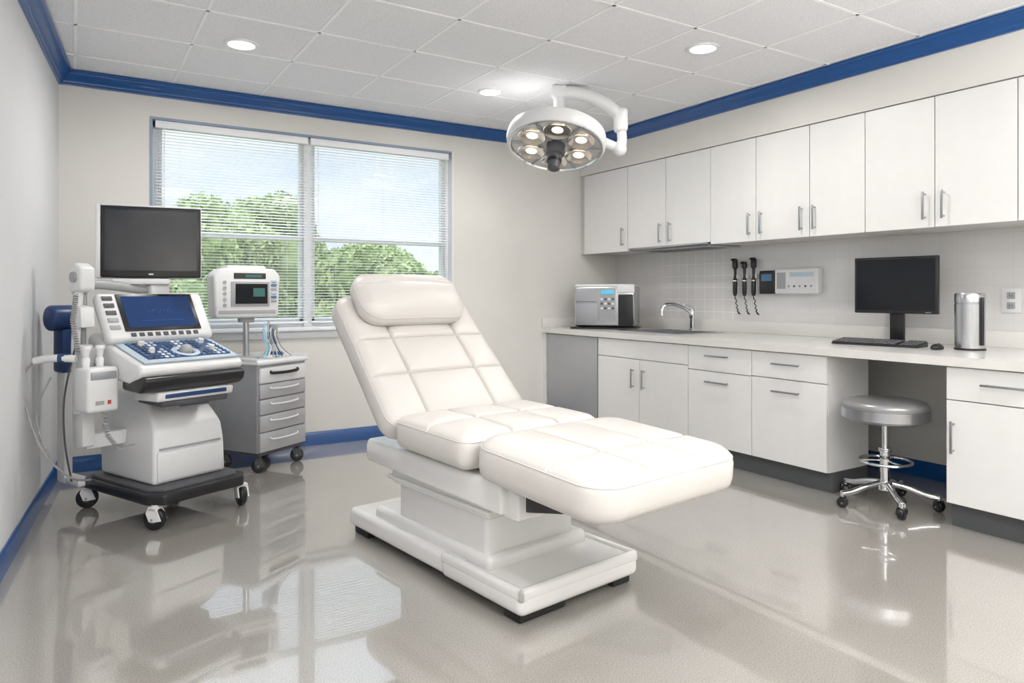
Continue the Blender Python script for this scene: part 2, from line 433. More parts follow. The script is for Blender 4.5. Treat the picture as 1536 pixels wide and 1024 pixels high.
for k in range(60):
    bb=bmesh.new(); bmesh.ops.create_icosphere(bb,subdivisions=2,radius=random.uniform(.8,1.2))
    for v in bb.verts: v.co*=random.uniform(.82,1.1)
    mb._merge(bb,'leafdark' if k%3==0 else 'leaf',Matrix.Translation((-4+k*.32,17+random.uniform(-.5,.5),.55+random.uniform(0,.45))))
for v in mb.bm.verts: v.co.z=max(v.co.z,-.40)
tag(mb.obj('hedge',angle=180),'long green hedge behind the trees','hedge')['kind']='stuff'

# ================================================================ CEILING LIGHTS
def downlight(x,y,first=None):
    if first: return copy_thing(first,(x,y,CE))
    t=thing('recessed_downlight','round recessed ceiling downlight with glowing white lens','ceiling light',(x,y,CE),0,'recessed ceiling downlights')
    mb=MB(); mb.lathe([(.078,-.006),(.080,-.010),(.098,-.010),(.102,-.004),(.102,.0),(.078,.0)],'plastic'); mb.obj('trim_ring',t)
    mb=MB(); mb.lathe([(0,-.003),(.078,-.003),(.079,-.006)],'downglow'); mb.obj('lens',t)
    l=bpy.data.lights.new('downlight_lamp','AREA'); l.shape='DISK'; l.size=.15; l.energy=14.5; l.color=(1,.97,.94); l.spread=rad(168)
    lo=bpy.data.objects.new('downlight_lamp',l); COL.objects.link(lo); lo.parent=t; lo.location=(0,0,-.016)
    return t
d0=downlight(.88,4.58)
for p in ((2.70,4.66),(3.35,3.13),(.45,1.5),(1.7,-.9),(3.7,-.9)): downlight(p[0],p[1],d0)  # last three are out of view, added because the room needs light
for p in ((1.2,.0),(3.1,.0)):  # overhead panels added out of view as fill light
    t=thing('ceiling_fill_panel','added unseen luminous panel giving fill light from the ceiling','ceiling light',(p[0],p[1],CE),0)
    mb=MB(); mb.box((-.31,-.61,-.012),(.31,.61,0),'plastic',.003); mb.obj('frame',t)
    mb=MB(); mb.box((-.285,-.585,-.0135),(.285,.585,-.0115),'downglow'); mb.obj('diffuser',t)
    l=bpy.data.lights.new('fill_panel_lamp','AREA'); l.shape='RECTANGLE'; l.size=.57; l.size_y=1.17; l.energy=15; l.color=(1,.99,.975)
    lo=bpy.data.objects.new('fill_panel_lamp',l); COL.objects.link(lo); lo.parent=t; lo.location=(0,0,-.03)
for p,en in (((.0,-1.0),62),((3.3,-1.1),34),((2.9,.15),34)):  # uplighters added out of view to brighten the ceiling
    t=thing('fill_uplighter','added unseen fill light shining up onto the ceiling','added fill lamp',(p[0],p[1],0),0,'added fill uplighters')
    mb=MB(); mb.lathe([(0,0),(.14,0),(.14,.015),(0,.02)],'plastic'); mb.obj('base',t)
    mb=MB(); mb.cyl((0,0,.015),(0,0,1.55),.014,'plastic'); mb.obj('pole',t)
    mb=MB(); mb.lathe([(0,1.54),(.05,1.55),(.15,1.66),(.155,1.66),(.05,1.545)],'plastic'); mb.obj('lamp_shade',t)
    l=bpy.data.lights.new('fill_uplight_lamp','AREA'); l.shape='DISK'; l.size=.24; l.energy=en; l.color=(1,.985,.97); l.spread=rad(178)
    lo=bpy.data.objects.new('fill_uplight_lamp',l); COL.objects.link(lo); lo.parent=t; lo.location=(0,0,1.655); lo.rotation_euler=(math.pi,0,0)

# ================================================================ CABINETS
def vhandle(par,y,z0,z1):
    mb=MB(); mb.box((-.036,y-.006,z0),(-.026,y+.006,z1),'handle',.002)
    for z in (z0+.015,z1-.015): mb.cyl((-.028,y,z),(.0005,y,z),.005,'handle',seg=12)
    mb.obj('handle',par,label='brushed metal bar handle')
def hhandle(par,y0,y1,z):
    mb=MB(); mb.box((-.036,y0,z-.006),(-.026,y1,z+.006),'handle',.002)
    for y in (y0+.02,y1-.02): mb.cyl((-.028,y,z),(.0005,y,z),.005,'handle',seg=12)
    mb.obj('handle',par,label='brushed metal bar handle')
def front(par,kind,y0,y1,z0,z1):
    g=.003; mb=MB(); mb.box((0,y0+g,z0+g),(.019,y1-g,z1-g),'cab',.0015,1); return mb.obj(kind,par)
def upper(y0,y1,doors,zb=1.645,lab='white flat-front wall cabinet under the soffit'):
    t=thing('wall_cabinet',lab,'cabinet',(XS,y0,zb),0,'white wall cabinets')
    h=2.433-zb; w=y1-y0
    mb=MB(); mb.box((.021,.0008,0),(XW-XS-.013,w-.0008,h),'cabbody'); mb.obj('body',t)
    for (a,b_,hs) in doors:
        d=front(t,'door',a-y0,b_-y0,-.005,h-.004)
        for q in hs: vhandle(d,q-y0,1.69-zb,1.86-zb)
upper(5.04,D-.002,[(5.04,5.70,[5.10])],1.64)
upper(4.03,5.04,[(4.54,5.04,[4.60]),(4.03,4.54,[4.48])],1.665)
upper(3.12,4.03,[(3.58,4.03,[3.635]),(3.12,3.58,[3.525,3.18])])
upper(2.71,3.12,[(2.71,3.12,[3.075])])
upper(1.83,2.71,[(2.27,2.71,[2.325]),(1.83,2.27,[2.215])])
upper(.93,1.83,[(1.38,1.83,[1.44]),(.93,1.38,[1.32])])
t=thing('range_hood','slim grey under-cabinet extractor hood','range hood',(XS,4.06,1.632),0)
mb=MB(); mb.prism([(.03,0),(.40,0),(.40,.032),(.0,.032),(.0,.018)],'y',0,.95,'steel',.002,1); mb.obj('body',t)
mb=MB(); mb.box((.1,.1,-.002),(.34,.85,.001),'dgrey'); mb.obj('filter',t)

XC=3.95
def lower(y0,y1,fronts,handles,lab='white flat-front base cabinet under the counter',top=.858):
    t=thing('base_cabinet',lab,'cabinet',(XC,y0,0),0,'white base cabinets')
    w=y1-y0
    mb=MB(); mb.box((.021,.0008,.13),(.44,w-.0008,top),'cab'); mb.obj('body',t)
    mb=MB(); mb.box((.06,.0008,0),(.43,w-.0008,.1295),'toe'); mb.obj('toe_kick',t,label='dark grey recessed plinth')
    ds=[]
    for k,a,b_,c,d in fronts: ds.append(front(t,k,a-y0,b_-y0,c,d))
    for i,kind,*v in handles:
        if kind=='v': vhandle(ds[i],v[0]-y0,v[1],v[2])
        else: hhandle(ds[i],v[0]-y0,v[1]-y0,v[2])
lower(3.84,4.92,[('drawer',3.84,4.92,.70,.856),('door',4.38,4.92,.13,.70),('door',3.84,4.38,.13,.70)],[(1,'v',4.45,.46,.62),(2,'v',4.32,.46,.62)],top=.72)
lower(3.25,3.84,[('drawer',3.25,3.84,.675,.856),('drawer',3.25,3.84,.13,.675)],[(0,'h',3.44,3.65,.79),(1,'h',3.44,3.65,.60)])
lower(2.68,3.25,[('drawer',2.68,3.25,.68,.856),('drawer',2.68,3.25,.13,.68)],[(0,'h',2.86,3.07,.78),(1,'h',2.86,3.07,.60)])
lower(1.10,1.98,[('drawer',1.10,1.98,.68,.856),('door',1.10,1.98,.13,.68)],[(0,'h',1.60,1.80,.775),(1,'v',1.94,.40,.57)])
t=thing('dishwasher','brushed steel appliance front set beside the base cabinets','dishwasher',(XC,4.93,0),0)
mb=MB(); mb.box((.03,0,.10),(.44,.80,.856),'cabbody'); mb.obj('body',t)
mb=MB(); mb.box((.008,.01,.12),(.03,.79,.852),'steelmatte',.003); mb.obj('door',t)
mb=MB(); mb.box((.07,.005,0),(.42,.79,.10),'toe'); mb.obj('toe_kick',t)
mb=MB(); mb.box((XC+.0,5.735,0),(XC+.44,D-.001,.858),'cab'); tag(mb.obj('filler_panel'),'narrow white filler panel beside the wall','panel')

SX0,SX1,SY0,SY1=4.13,4.66,4.14,4.90
mb=MB(); cx0,cx1=3.927,XW-.013
for lo,hi in (((cx0,SY1),(cx1,D-.001)),((cx0,1.0),(cx1,SY0)),((cx0,SY0),(SX0,SY1)),((SX1,SY0),(cx1,SY1))):
    mb.box((lo[0],lo[1],.86),(hi[0],hi[1],.91),'counter')
mb.box((XW-.035,1.0,.91),(cx1,D-.001,1.01),'counter',.003)
mb.box((cx0+.0,D-.022,.91),(XW-.035,D-.001,1.0),'counter',.003)
tag(mb.obj('countertop'),'long pale speckled countertop with low upstand','countertop')
t=thing('sink','stainless steel drop-in sink in the countertop','sink',((SX0+SX1)/2,(SY0+SY1)/2,.91),0)
hx,hy=(SX1-SX0)/2-.004,(SY1-SY0)/2-.004
mb=MB(); 
for a in ((-hx-.02,-hy-.02,hx+.02,-hy+.02),(-hx-.02,hy-.02,hx+.02,hy+.02),(-hx-.02,-hy+.02,-hx+.02,hy-.02),(hx-.02,-hy+.02,hx+.02,hy-.02)):
    mb.box((a[0],a[1],.0005),(a[2],a[3],.006),'steel')
mb.obj('rim',t)
mb=MB()
i=.018
for lo,hi in (((-hx+i-.004,-hy+i,-.17),(-hx+i,hy-i,.001)),((hx-i,-hy+i,-.17),(hx-i+.004,hy-i,.001)),((-hx+i,-hy+i-.004,-.17),(hx-i,-hy+i,.001)),((-hx+i,hy-i,-.17),(hx-i,hy-i+.004,.001)),((-hx+i,-hy+i,-.174),(hx-i,hy-i,-.17))):
    mb.box(lo,hi,'steel')
mb.obj('basin',t)
mb=MB(); mb.cyl((0,0,-.17),(0,0,-.166),.04,'chrome'); mb.obj('drain',t)
t=thing('faucet','chrome gooseneck sink faucet with lever handle','faucet',(4.765,4.58,.9102),0)
mb=MB(); mb.lathe([(0,0),(.032,0),(.032,.008),(.022,.014),(.02,.10),(.026,.11),(.026,.18),(.016,.20),(0,.202)],'chrome'); mb.obj('body',t)
mb=MB(); mb.tube([(0,0,.15),(-.07,.03,.20),(-.16,.07,.235),(-.24,.10,.225),(-.265,.11,.18),(-.267,.11,.165)],.016,'chrome',seg=14); mb.cyl((-.267,.11,.135),(-.267,.11,.17),.021,'chrome'); mb.obj('spout',t)
mb=MB(); mb.tube([(0,0,.195),(-.02,-.01,.215),(-.12,-.02,.235)],.010,'chrome'); mb.obj('lever',t)

# ================================================================ COUNTER ITEMS
t=thing('tabletop_analyser','wide silver tabletop analyser with blue display and buttons','medical device',(4.34,5.27,.9105),rad(-50)); t.scale=(1.16,1.05,1.12)
mb=MB(); mb.box((-.27,-.19,0),(.255,.19,.014),'black',.004); mb.obj('mat',t)
mb=MB(); mb.box((-.24,-.165,.02),(.25,.17,.36),'steel',.02,3); mb.box((-.235,-.16,.35),(.245,.165,.375),'plastic',.012)
for (a,c) in ((-.2,-.13),(.2,-.13),(-.2,.13),(.2,.13)): mb.cyl((a,c,.013),(a,c,.03),.015,'rubber',seg=12)
mb.obj('body',t)
mb=MB(); mb.box((.115,-.175,.30),(.25,-.15,.37),'plastic',.008,3); mb.obj('side_trim',t)
mb=MB(); mb.box((.12,-.178,.03),(.24,-.160,.29),'black',.015,3); mb.obj('chute',t)
mb=MB(); mb.box((-.03,-.172,.06),(.095,-.163,.34),'plasticg',.004); mb.obj('control_panel',t)
mb=MB(); mb.box((-.02,-.176,.29),(.085,-.171,.325),'cyan',.001); mb.obj('display',t)
for i_ in range(4):
    for j_ in range(3):
        mb=MB(); mb.cyl((-.012+i_*.03,-.178,.25-j_*.038),(-.012+i_*.03,-.170,.25-j_*.038),.010,'dgrey' if (i_+j_)%2 else 'plastic',seg=12); mb.obj('button',t)
mb=MB(); mb.box((-.225,-.17,.05),(-.05,-.164,.21),'lgrey',.004); mb.box((-.225,-.1695,.225),(-.05,-.164,.23),'dgrey'); mb.obj('front_door',t)

t=thing('computer_monitor','black widescreen computer monitor on a stand on the counter','monitor',(4.62,2.635,.9105),rad(-84))
mb=MB(); mb.box((-.265,-.012,.20),(.265,.018,.575),'black',.006); mb.box((-.2,.015,.25),(.2,.045,.53),'black',.012); mb.obj('housing',t)
mb=MB(); mb.box((-.248,-.0145,.222),(.248,-.0115,.558),'screen'); mb.obj('screen',t)
mb=MB(); mb.box((-.045,.02,.012),(.045,.045,.30),'black',.004); mb.obj('stand',t)
mb=MB(); mb.lathe([(0,0),(.12,0),(.12,.008),(.10,.014),(0,.014)],'black'); mb.obj('base',t)
mb=MB(); mb.box((.19,-.0135,.208),(.225,-.0115,.213),'handle'); mb.obj('badge',t)
t=thing('keyboard','black computer keyboard lying on the counter','keyboard',(4.40,2.62,.9105),rad(-82))
mb=MB(); mb.prism([(-.085,0),(.085,0),(.085,.030),(-.085,.012)],'x',-.265,.265,'black',.004); mb.obj('body',t)
mb=MB(); sl=math.atan2(.018,.17)
for r_ in range(6):
    yy=-.07+r_*.026+(.008 if r_==5 else 0); n=20; 
    for k in range(n):
        zz_=.0165+(yy+.085)*.106
        if r_==0 and 4<=k<=9:
            if k==4:
                T=Matrix.Translation((-.25+6.5*.0262,yy,zz_))@Matrix.Rotation(sl,4,'X'); mb.box((-.075,-.0105,-.004),(.075,.0105,.004),'dgrey',.002,1,T)
            continue
        if k==15: continue
        T=Matrix.Translation((-.25+k*.0262,yy,zz_))@Matrix.Rotation(sl,4,'X'); mb.box((-.0112,-.0105,-.004),(.0112,.0105,.004),'dgrey',.002,1,T)
kk=mb.obj('keys',t); kk['kind']='stuff'
t=thing('computer_mouse','small black computer mouse on the counter','mouse',(4.36,2.235,.9105),rad(-86))
mb=MB(); mb.sph((0,0,.010),.055,'black',(.58,1,.45)); 
for v in mb.bm.verts:
    if v.co.z<0: v.co.z=0
mb.obj('shell',t)
mb=MB(); mb.cyl((-.004,.028,.0295),(.004,.028,.0295),.007,'dgrey',seg=12); mb.obj('scroll_wheel',t)
t=thing('canister','tall stainless steel canister with slim black handle','canister',(4.50,2.12,.9105),rad(-110))
mb=MB(); mb.lathe([(0,0),(.076,0),(.079,.004),(.079,.27),(.077,.272),(.077,.278),(.079,.28),(.079,.325),(.074,.334),(0,.336)],'steel'); mb.obj('body',t)
mb=MB(); mb.box((.076,-.010,.03),(.092,.010,.31),'black',.004); mb.obj('handle',t)
mb=MB(); mb.lathe([(.0785,0),(.081,0),(.081,.012),(.0785,.012)],'black'); mb.obj('base_ring',t)

XT=XW-.012
t=thing('power_outlet','white wall power outlet on the tiles','outlet',(XT,2.06,1.20),0)
mb=MB(); mb.box((-.008,-.055,-.075),(0,.055,.075),'plastic',.003); mb.obj('plate',t)
for z in (-.03,.03):
    mb=MB(); mb.box((-.014,-.022,z-.02),(-.007,.022,z+.02),'plasticg',.003); mb.box((-.0145,-.008,z-.006),(-.0135,-.005,z+.006),'black'); mb.box((-.0145,.005,z-.006),(-.0135,.008,z+.006),'black'); mb.obj('socket',t)
t=thing('wall_transformer','white diagnostic wall unit with small indicator lights','medical device',(XT,3.535,1.34),0)
mb=MB(); mb.box((-.07,-.195,-.10),(0,.195,.10),'plastic',.012,3); mb.obj('housing',t)
mb=MB(); mb.box((-.0715,-.16,.035),(-.069,.05,.07),'keylight'); mb.obj('label_panel',t)
mb=MB(); mb.box((-.0715,.09,-.06),(-.069,.17,.07),'plasticg'); mb.obj('side_panel',t)
for k in range(5):
    mb=MB(); mb.cyl((-.073,-.14+k*.05,-.04),(-.069,-.14+k*.05,-.04),.009,'teal' if k%2 else 'plasticg',seg=12); mb.obj('indicator',t)
t=thing('wall_charging_dock','black wall dock with small screen beside the white unit','medical device',(XT,3.815,1.335),0)
mb=MB(); mb.box((-.06,-.075,-.095),(0,.075,.095),'black',.012,3); mb.obj('housing',t)
mb=MB(); mb.box((-.0615,-.05,.01),(-.059,.05,.065),'keyblue'); mb.obj('display',t)
def scope(y,lab,tall):
    t=thing('diagnostic_scope',lab,'medical instrument',(XT-.045,y,1.22),0,'wall-hung diagnostic scopes')
    mb=MB(); mb.lathe([(0,0),(.013,.003),(.019,.03),(.019,.14),(.012,.16),(.011,.19),(0,.195)],'black',seg=20); mb.obj('grip',t)
    mb=MB(); mb.lathe([(.011,.185),(.012,.23),(.024,.245),(.024,.27+tall),(.016,.29+tall),(0,.295+tall)],'black',seg=20); mb.tube([(0,0,.27+tall),(-.02,0,.285+tall),(-.045,0,.28+tall)],.009,'black',seg=10); mb.obj('head',t)
    mb=MB(); mb.lathe([(.0195,.125),(.0205,.127),(.0205,.135),(.0195,.137)],'chrome',seg=20); mb.obj('collar',t)
    mb=MB(); mb.box((.0,-.028,.15),(.045,.028,.185),'plastic',.005); mb.obj('bracket',t)
    mb=MB(); pts=[(0,0,.0)]
    for k in range(1,26):
        pts.append((.006*math.cos(k*1.6)+.005,-.012*k/6+.006*math.sin(k*1.6),-.006*k-.06*math.sin(k/25*3.14)*.8))
    mb.tube(pts,.004,'rubber',seg=6,sub=3); mb.obj('cord',t)
scope(4.15,'black handheld ophthalmoscope hanging on the tiled wall',.03)
scope(4.05,'black handheld otoscope hanging on the tiled wall',0)
scope(3.955,'black handheld diagnostic scope with longer head on the tiled wall',.03)

# ================================================================ STOOL
t=thing('rolling_stool','round grey vinyl stool on chrome five-wheel base','stool',(4.05,2.37,0),rad(12))
q=.93
mb=MB(); mb.lathe([(0,.495),(.21*q,.495),(.236*q,.505),(.245*q,.52),(.247*q,.575),(.250*q,.585),(.246*q,.600),(.232*q,.612),(.20*q,.619),(.12*q,.623),(0,.625)],'vinyl',seg=56)
mb.lathe([(.247*q,.515),(.254*q,.517),(.254*q,.572),(.247*q,.574)],'steel',seg=56); mb.obj('seat',t)
mb=MB(); mb.lathe([(.0,.48),(.12,.485),(.12,.495),(0,.496)],'dgrey'); mb.cyl((0,0,.28),(0,0,.49),.018,'chrome'); mb.cyl((0,0,.10),(0,0,.33),.028,'chrome'); mb.cyl((0,0,.315),(0,0,.34),.036,'chrome',bev=.004); mb.tube([(0,0,.473),(.08,.03,.472),(.16,.06,.465)],.006,'chrome'); mb.obj('post',t)
mb=MB(); 
n=48; mb.tube([(.14*math.cos(2*math.pi*k/n),.14*math.sin(2*math.pi*k/n),.26) for k in range(n+1)],.009,'chrome',sub=1)
for k in range(3):
    a=k*2.094; mb.cyl((.02*math.cos(a),.02*math.sin(a),.265),(.14*math.cos(a),.14*math.sin(a),.26),.006,'chrome',seg=10)
mb.obj('foot_ring',t)
mb=MB(); mb.cyl((0,0,.09),(0,0,.15),.042,'chrome',bev=.008)
for k in range(5):
    a=2*math.pi*k/5; c,s_=math.cos(a),math.sin(a)
    mb.tube([(.02*c,.02*s_,.135),(.12*c,.12*s_,.115),(.21*c,.21*s_,.088),(.275*c,.275*s_,.08)],.017,'chrome',seg=12)
    mb.cyl((.27*c,.27*s_,.055),(.27*c,.27*s_,.092),.012,'chrome',seg=12)
mb.obj('star_base',t)
def caster(par,x,y,r,w,m='black',a=0,hood='black',top=None):
    mb=MB(); T=Matrix.Translation((x,y,0))@Matrix.Rotation(a,4,'Z')
    top=top or 2.25*r
    pr=[(-r*.85,r*.9),(-r*.5,r*1.8),(0,r*2.12),(r*.4,r*2.0),(r*.55,r*1.6),(r*.25,r*.85),(-.1*r,r*.8)]
    mb.prism(pr,'x',-w*.95,-w*.7,hood,T=T)
    mb.prism(pr,'x',w*.7,w*.95,hood,T=T)
    mb.box((-w*.95,-r*.45,r*1.75),(w*.95,r*.4,r*2.15),hood,.004,2,T)
    mb.cyl((-w*.98,0,r),(w*.98,0,r),r*.14,'plasticg',seg=12,T=T)
    mb.cyl((0,0,r*2.1),(0,0,top),r*.3,hood,seg=14,T=T)
    c=mb.obj('caster',par)
    mb=MB(); mb.cyl((-w*.6,0,r),(w*.6,0,r),r,m,seg=28,bev=r*.18,T=T); mb.cyl((-w*.64,0,r),(w*.64,0,r),r*.42,'dgrey',seg=20,T=T); mb.cyl((-w*.66,0,r),(w*.66,0,r),r*.2,'plasticg',seg=16,T=T); mb.obj('wheel',c)
for k in range(5):
    a=2*math.pi*k/5; caster(t,.27*math.cos(a),.27*math.sin(a),.03,.026,'black',a+.8,'black',.08)

# ================================================================ SURGICAL LAMP
LP_=Vector((3.03,4.26,2.38))
t=thing('surgical_lamp','white round multi-bulb examination lamp on curved ceiling arm','lamp',LP_,rad(-31.8))
Tl=Matrix.Rotation(rad(-20),4,'X')@Matrix.Rotation(rad(6),4,'Y')
mb=MB(); mb.lathe([(.338,-.066),(.350,-.068),(.362,-.055),(.370,-.01),(.362,.03),(.335,.052),(.24,.07),(.12,.085),(.0,.09)],'shell',seg=72,T=Tl); mb.obj('head_shell',t)
mb=MB(); mb.lathe([(.325,-.060),(.332,-.073),(.342,-.073),(.345,-.064)],'chrome',seg=72,T=Tl); mb.obj('rim',t)
mb=MB(); mb.lathe([(0,-.045),(.10,-.047),(.20,-.050),(.325,-.055),(.335,-.066)],'reflector',seg=72,T=Tl); mb.obj('reflector_plate',t)
for k in range(6):
    a=(k+.5)*math.pi/3; c=(.205*math.cos(a),.205*math.sin(a),-.050)
    mb=MB(); mb.lathe([(.102,.006),(.105,-.012),(.097,-.018),(.080,-.010),(.055,-.004),(.03,-.0035)],'cone',c,36,Tl); mb.obj('lens',t)
    mb=MB(); mb.lathe([(0,-.014),(.018,-.012),(.042,-.0045)],'lampglow',c,32,Tl); mb.obj('bulb',t)
    mb=MB(); a2=k*math.pi/3; mb.tube([(.08*math.cos(a2),.08*math.sin(a2),-.058),(.32*math.cos(a2),.32*math.sin(a2),-.064)],.006,'lgrey',sub=1,T=Tl); mb.obj('rib',t)
mb=MB(); mb.lathe([(.0,-.255),(.034,-.255),(.044,-.245),(.050,-.14),(.066,-.13),(.070,-.05),(.0,-.05)],'dgrey',seg=32,T=Tl)
mb.lathe([(.048,-.19),(.054,-.19),(.055,-.17),(.049,-.17)],'black',seg=32,T=Tl); mb.obj('center_handle',t)
mb=MB()
mb.tube([(.02,0,.06),(.02,0,.20),(.02,0,.36)],.042,'shell',seg=18)
mb.sph((.02,0,.10),.075,'shell',(1,1,.7)); mb.box((-.035,-.045,.30),(.075,.045,.395),'shell',.02,3)
mb.obj('hub',t)
mb=MB(); mb.cyl((.02,0,.394),(.02,0,.4),.05,'shell'); mb.obj('ceiling_mount',t)
mb=MB(); mb.tube([(.02,0,.345),(.12,0,.345),(.24,0,.320),(.37,0,.26),(.46,0,.18)],.048,'shell',seg=16)
mb.box((.425,-.048,.05),(.525,.048,.23),'shell',.03,4); mb.tube([(.475,0,.12),(.485,0,.0),(.475,0,-.06)],.036,'shell',seg=16)
mb.obj('arm',t)
mb=MB(); mb.sph((.465,0,-.07),.055,'shell'); mb.tube([(.465,0,-.07),(.42,0,-.05),(.35,0,-.02)],.036,'shell',seg=14); mb.obj('yoke',t)

# ================================================================ EXAM CHAIR
t=thing('exam_chair','white padded reclining examination chair on glossy stepped base','examination chair',(1.77,1.78,0),rad(8))
pad(.405,.35,.155,.050,.12,[-.13,.14],[-.09]).obj('leg_rest',t,(.015,.338,.592),(rad(3.4),0,0))
pad(.395,.275,.14,.045,.06,[-.13,.13],[.0]).obj('seat',t,(.008,.985,.618),(rad(1.5),0,0))
a=rad(44)
ca,sa=math.cos(a),math.sin(a)
Lb=.43; tb=.14
base=Vector((0,1.225,.650))
cen=base+Vector((.010,0,0))+Vector((0,ca,sa))*Lb+Vector((0,sa,-ca))*(tb/2)
pad(.413,Lb,tb,.050,.09,[-.20,.20],[-.13,.10],taper=.035).obj('backrest',t,cen,(a,0,0))
pc=base+Vector((-.025,0,0))+Vector((0,ca,sa))*.735+Vector((0,-sa,ca))*.070
pad(.315,.155,.12,.058,.11,[],[.055],puff=.012,crown=.035,groove=.008).obj('head_pillow',t,pc,(a+rad(4),0,0))
mb=MB(); mb.box((-.35,-.34,-.04),(.35,.36,.0),'gloss',.015,3); mb.obj('back_shell',t,base+Vector((0,ca,sa))*.42+Vector((0,sa,-ca))*(tb+.002),(a,0,0))
mb=MB(); mb.box((-.33,.12,-.03),(.33,.60,-.005),'gloss',.010,3); mb.obj('leg_shell',t,(0,0,.525),(rad(3.4),0,0))
mb=MB(); mb.prism([(.56,.40),(1.62,.425),(1.62,.50),(1.60,.535),(.60,.525),(.56,.51)],'x',-.325,.325,'gloss',.016,3)
mb.prism([(.50,.385),(.60,.385),(.60,.51),(.50,.49)],'x',-.29,.29,'gloss',.012,3)
mb.obj('upper_frame',t)
mb=MB(); mb.prism([(.30,.455),(.54,.405),(.56,.50),(.28,.495)],'x',-.25,.25,'black',.008); mb.obj('hinge',t)
mb=MB(); mb.box((-.26,.72,.33),(.29,1.48,.42),'gloss',.018,4); mb.box((-.235,.76,.14),(.26,1.45,.345),'gloss',.022,4); mb.box((-.275,.70,.352),(.305,1.50,.372),'gloss',.008,3)
mb.obj('lift_column',t)
mb=MB(); mb.box((-.290,.86,.035),(.350,1.87,.130),'gloss',.028,5); mb.box((-.255,.72,.11),(.31,1.66,.18),'gloss',.026,5)
mb.box((-.305,.465,.035),(.365,1.00,.128),'gloss',.032,5)
for lo,hi in (((-.305,.465,.09),(.365,.500,.142)),((-.305,.465,.09),(-.270,1.0,.142)),((.330,.465,.09),(.365,1.0,.142))): mb.box(lo,hi,'gloss',.017,4)
mb.obj('base',t)
for lo,hi in (((-.28,.50,0),(-.04,.60,.04)),((.24,.50,0),(.345,.60,.04)),((-.27,1.70,0),(-.12,1.84,.04)),((.20,1.70,0),(.33,1.84,.04))):
    mb=MB(); mb.box(lo,hi,'rubber',.008); mb.obj('foot_pad',t)
mb=MB(); mb.box((-.25,.55,.024),(.32,1.80,.045),'dgrey'); mb.obj('underplate',t)

# ================================================================ ULTRASOUND
t=thing('ultrasound_machine','white wheeled ultrasound machine with large black monitor','ultrasound machine',(.44,4.62,0),rad(25))
mb=MB(); pl=[(-.30,-.36),(-.24,-.44),(.24,-.44),(.30,-.36),(.30,.28),(.24,.34),(-.24,.34),(-.30,.28)]
mb.prism(pl,'z',.125,.185,'black',.012,2); mb.prism([(p[0]*.9,p[1]*.9) for p in pl],'z',.18,.20,'dgrey',.006,2); mb.obj('platform',t)
for x_,y_,a_ in ((-.265,-.39,.5),(.265,-.38,-.3),(-.265,.31,.9),(.265,.31,.2)): caster(t,x_,y_,.058,.034,'black',a_,'plastic',.13)
mb=MB(); b=bmesh.new()
rings=[]
for z,x0,x1,y0,y1 in ((.20,-.215,.225,-.29,.26),(.40,-.21,.22,-.285,.28),(.50,-.20,.21,-.27,.28),(.58,-.18,.19,-.20,.27),(.68,-.15,.16,-.08,.24)):
    rings.append([b.verts.new(p) for p in ((x0,y0,z),(x1,y0,z),(x1,y1,z),(x0,y1,z))])
b.faces.new(rings[0][::-1]); b.faces.new(rings[-1])
for r0,r1 in zip(rings,rings[1:]):
    for k in range(4): b.faces.new((r0[k],r0[(k+1)%4],r1[(k+1)%4],r1[k]))
bmesh.ops.recalc_face_normals(b,faces=b.faces[:])
bmesh.ops.bevel(b,geom=b.edges[:],offset=.02,segments=3,affect='EDGES',profile=.5)
mb._merge(b,'plastic'); mb.obj('lower_body',t,angle=50)
mb=MB(); mb.box((-.195,-.298,.215),(.205,-.275,.375),'plastic',.008); mb.obj('front_drawer',t)
mb=MB(); mb.box((-.18,-.293,.385),(.19,-.278,.395),'plasticg'); mb.obj('vent',t)
mb=MB(); mb.box((-.11,-.14,.57),(.13,.16,.86),'plasticg',.015); mb.box((-.15,-.28,.60),(.13,-.10,.665),'lgrey',.01); mb.box((-.06,-.286,.61),(.12,-.278,.65),'navy',.004); mb.obj('column',t)
mb=MB(); mb.prism([(-.42,.80),(-.455,.84),(-.42,.875),(-.12,.965),(.06,1.03),(.10,1.0),(.10,.86),(-.03,.80),(-.33,.765)],'x',-.37,.235,'plastic',.022,3); mb.obj('console',t)
mb=MB(); mb.prism([(-.465,.755),(-.475,.80),(-.445,.815),(-.25,.79),(-.25,.735),(-.42,.725)],'x',-.365,.23,'black',.016,3)
mb.obj('front_bumper',t,label='black front bumper with grip')
mb=MB(); mb.prism([(-.44,.672),(-.45,.722),(-.2,.73),(-.2,.668)],'x',-.28,.17,'plastic',.014,3)
mb.box((-.24,-.452,.69),(.12,-.441,.712),'navy',.003); mb.prism([(-.43,.64),(-.44,.672),(-.2,.672),(-.2,.65)],'x',-.25,.14,'dgrey',.008,2); mb.obj('lower_tray',t)
Tc=Matrix.Translation((-.03,-.275,.927))@Matrix.Rotation(math.atan2(.09,.30),4,'X')
mb=MB(); mb.box((-.31,-.155,-.006),(.25,.15,.004),'keylight',.003,1,Tc); mb.box((-.27,-.12,.003),(.22,.13,.007),'navy',.003,1,Tc); mb.obj('control_panel',t)
mb=MB()
for r_ in range(7):
    for k in range(16):
        x_=-.255+k*.031; y_=-.105+r_*.036
        if abs(x_+.02)<.075 and y_<.02: continue
        if (k*7+r_*11)%9==0: continue
        mb.box((x_-.010,y_-.010,.005),(x_+.010,y_+.010,.013),('keyblue','keyblue','keylight','dgrey','plastic')[(k*3+r_*5)%5],.003,1,Tc)
o=mb.obj('keypad',t); o['kind']='stuff'
mb=MB(); mb.lathe([(.07,.006),(.075,.012),(.055,.016),(.045,.008)],'keylight',(-.02,-.05,0),32,Tc); mb.obj('trackball_ring',t)
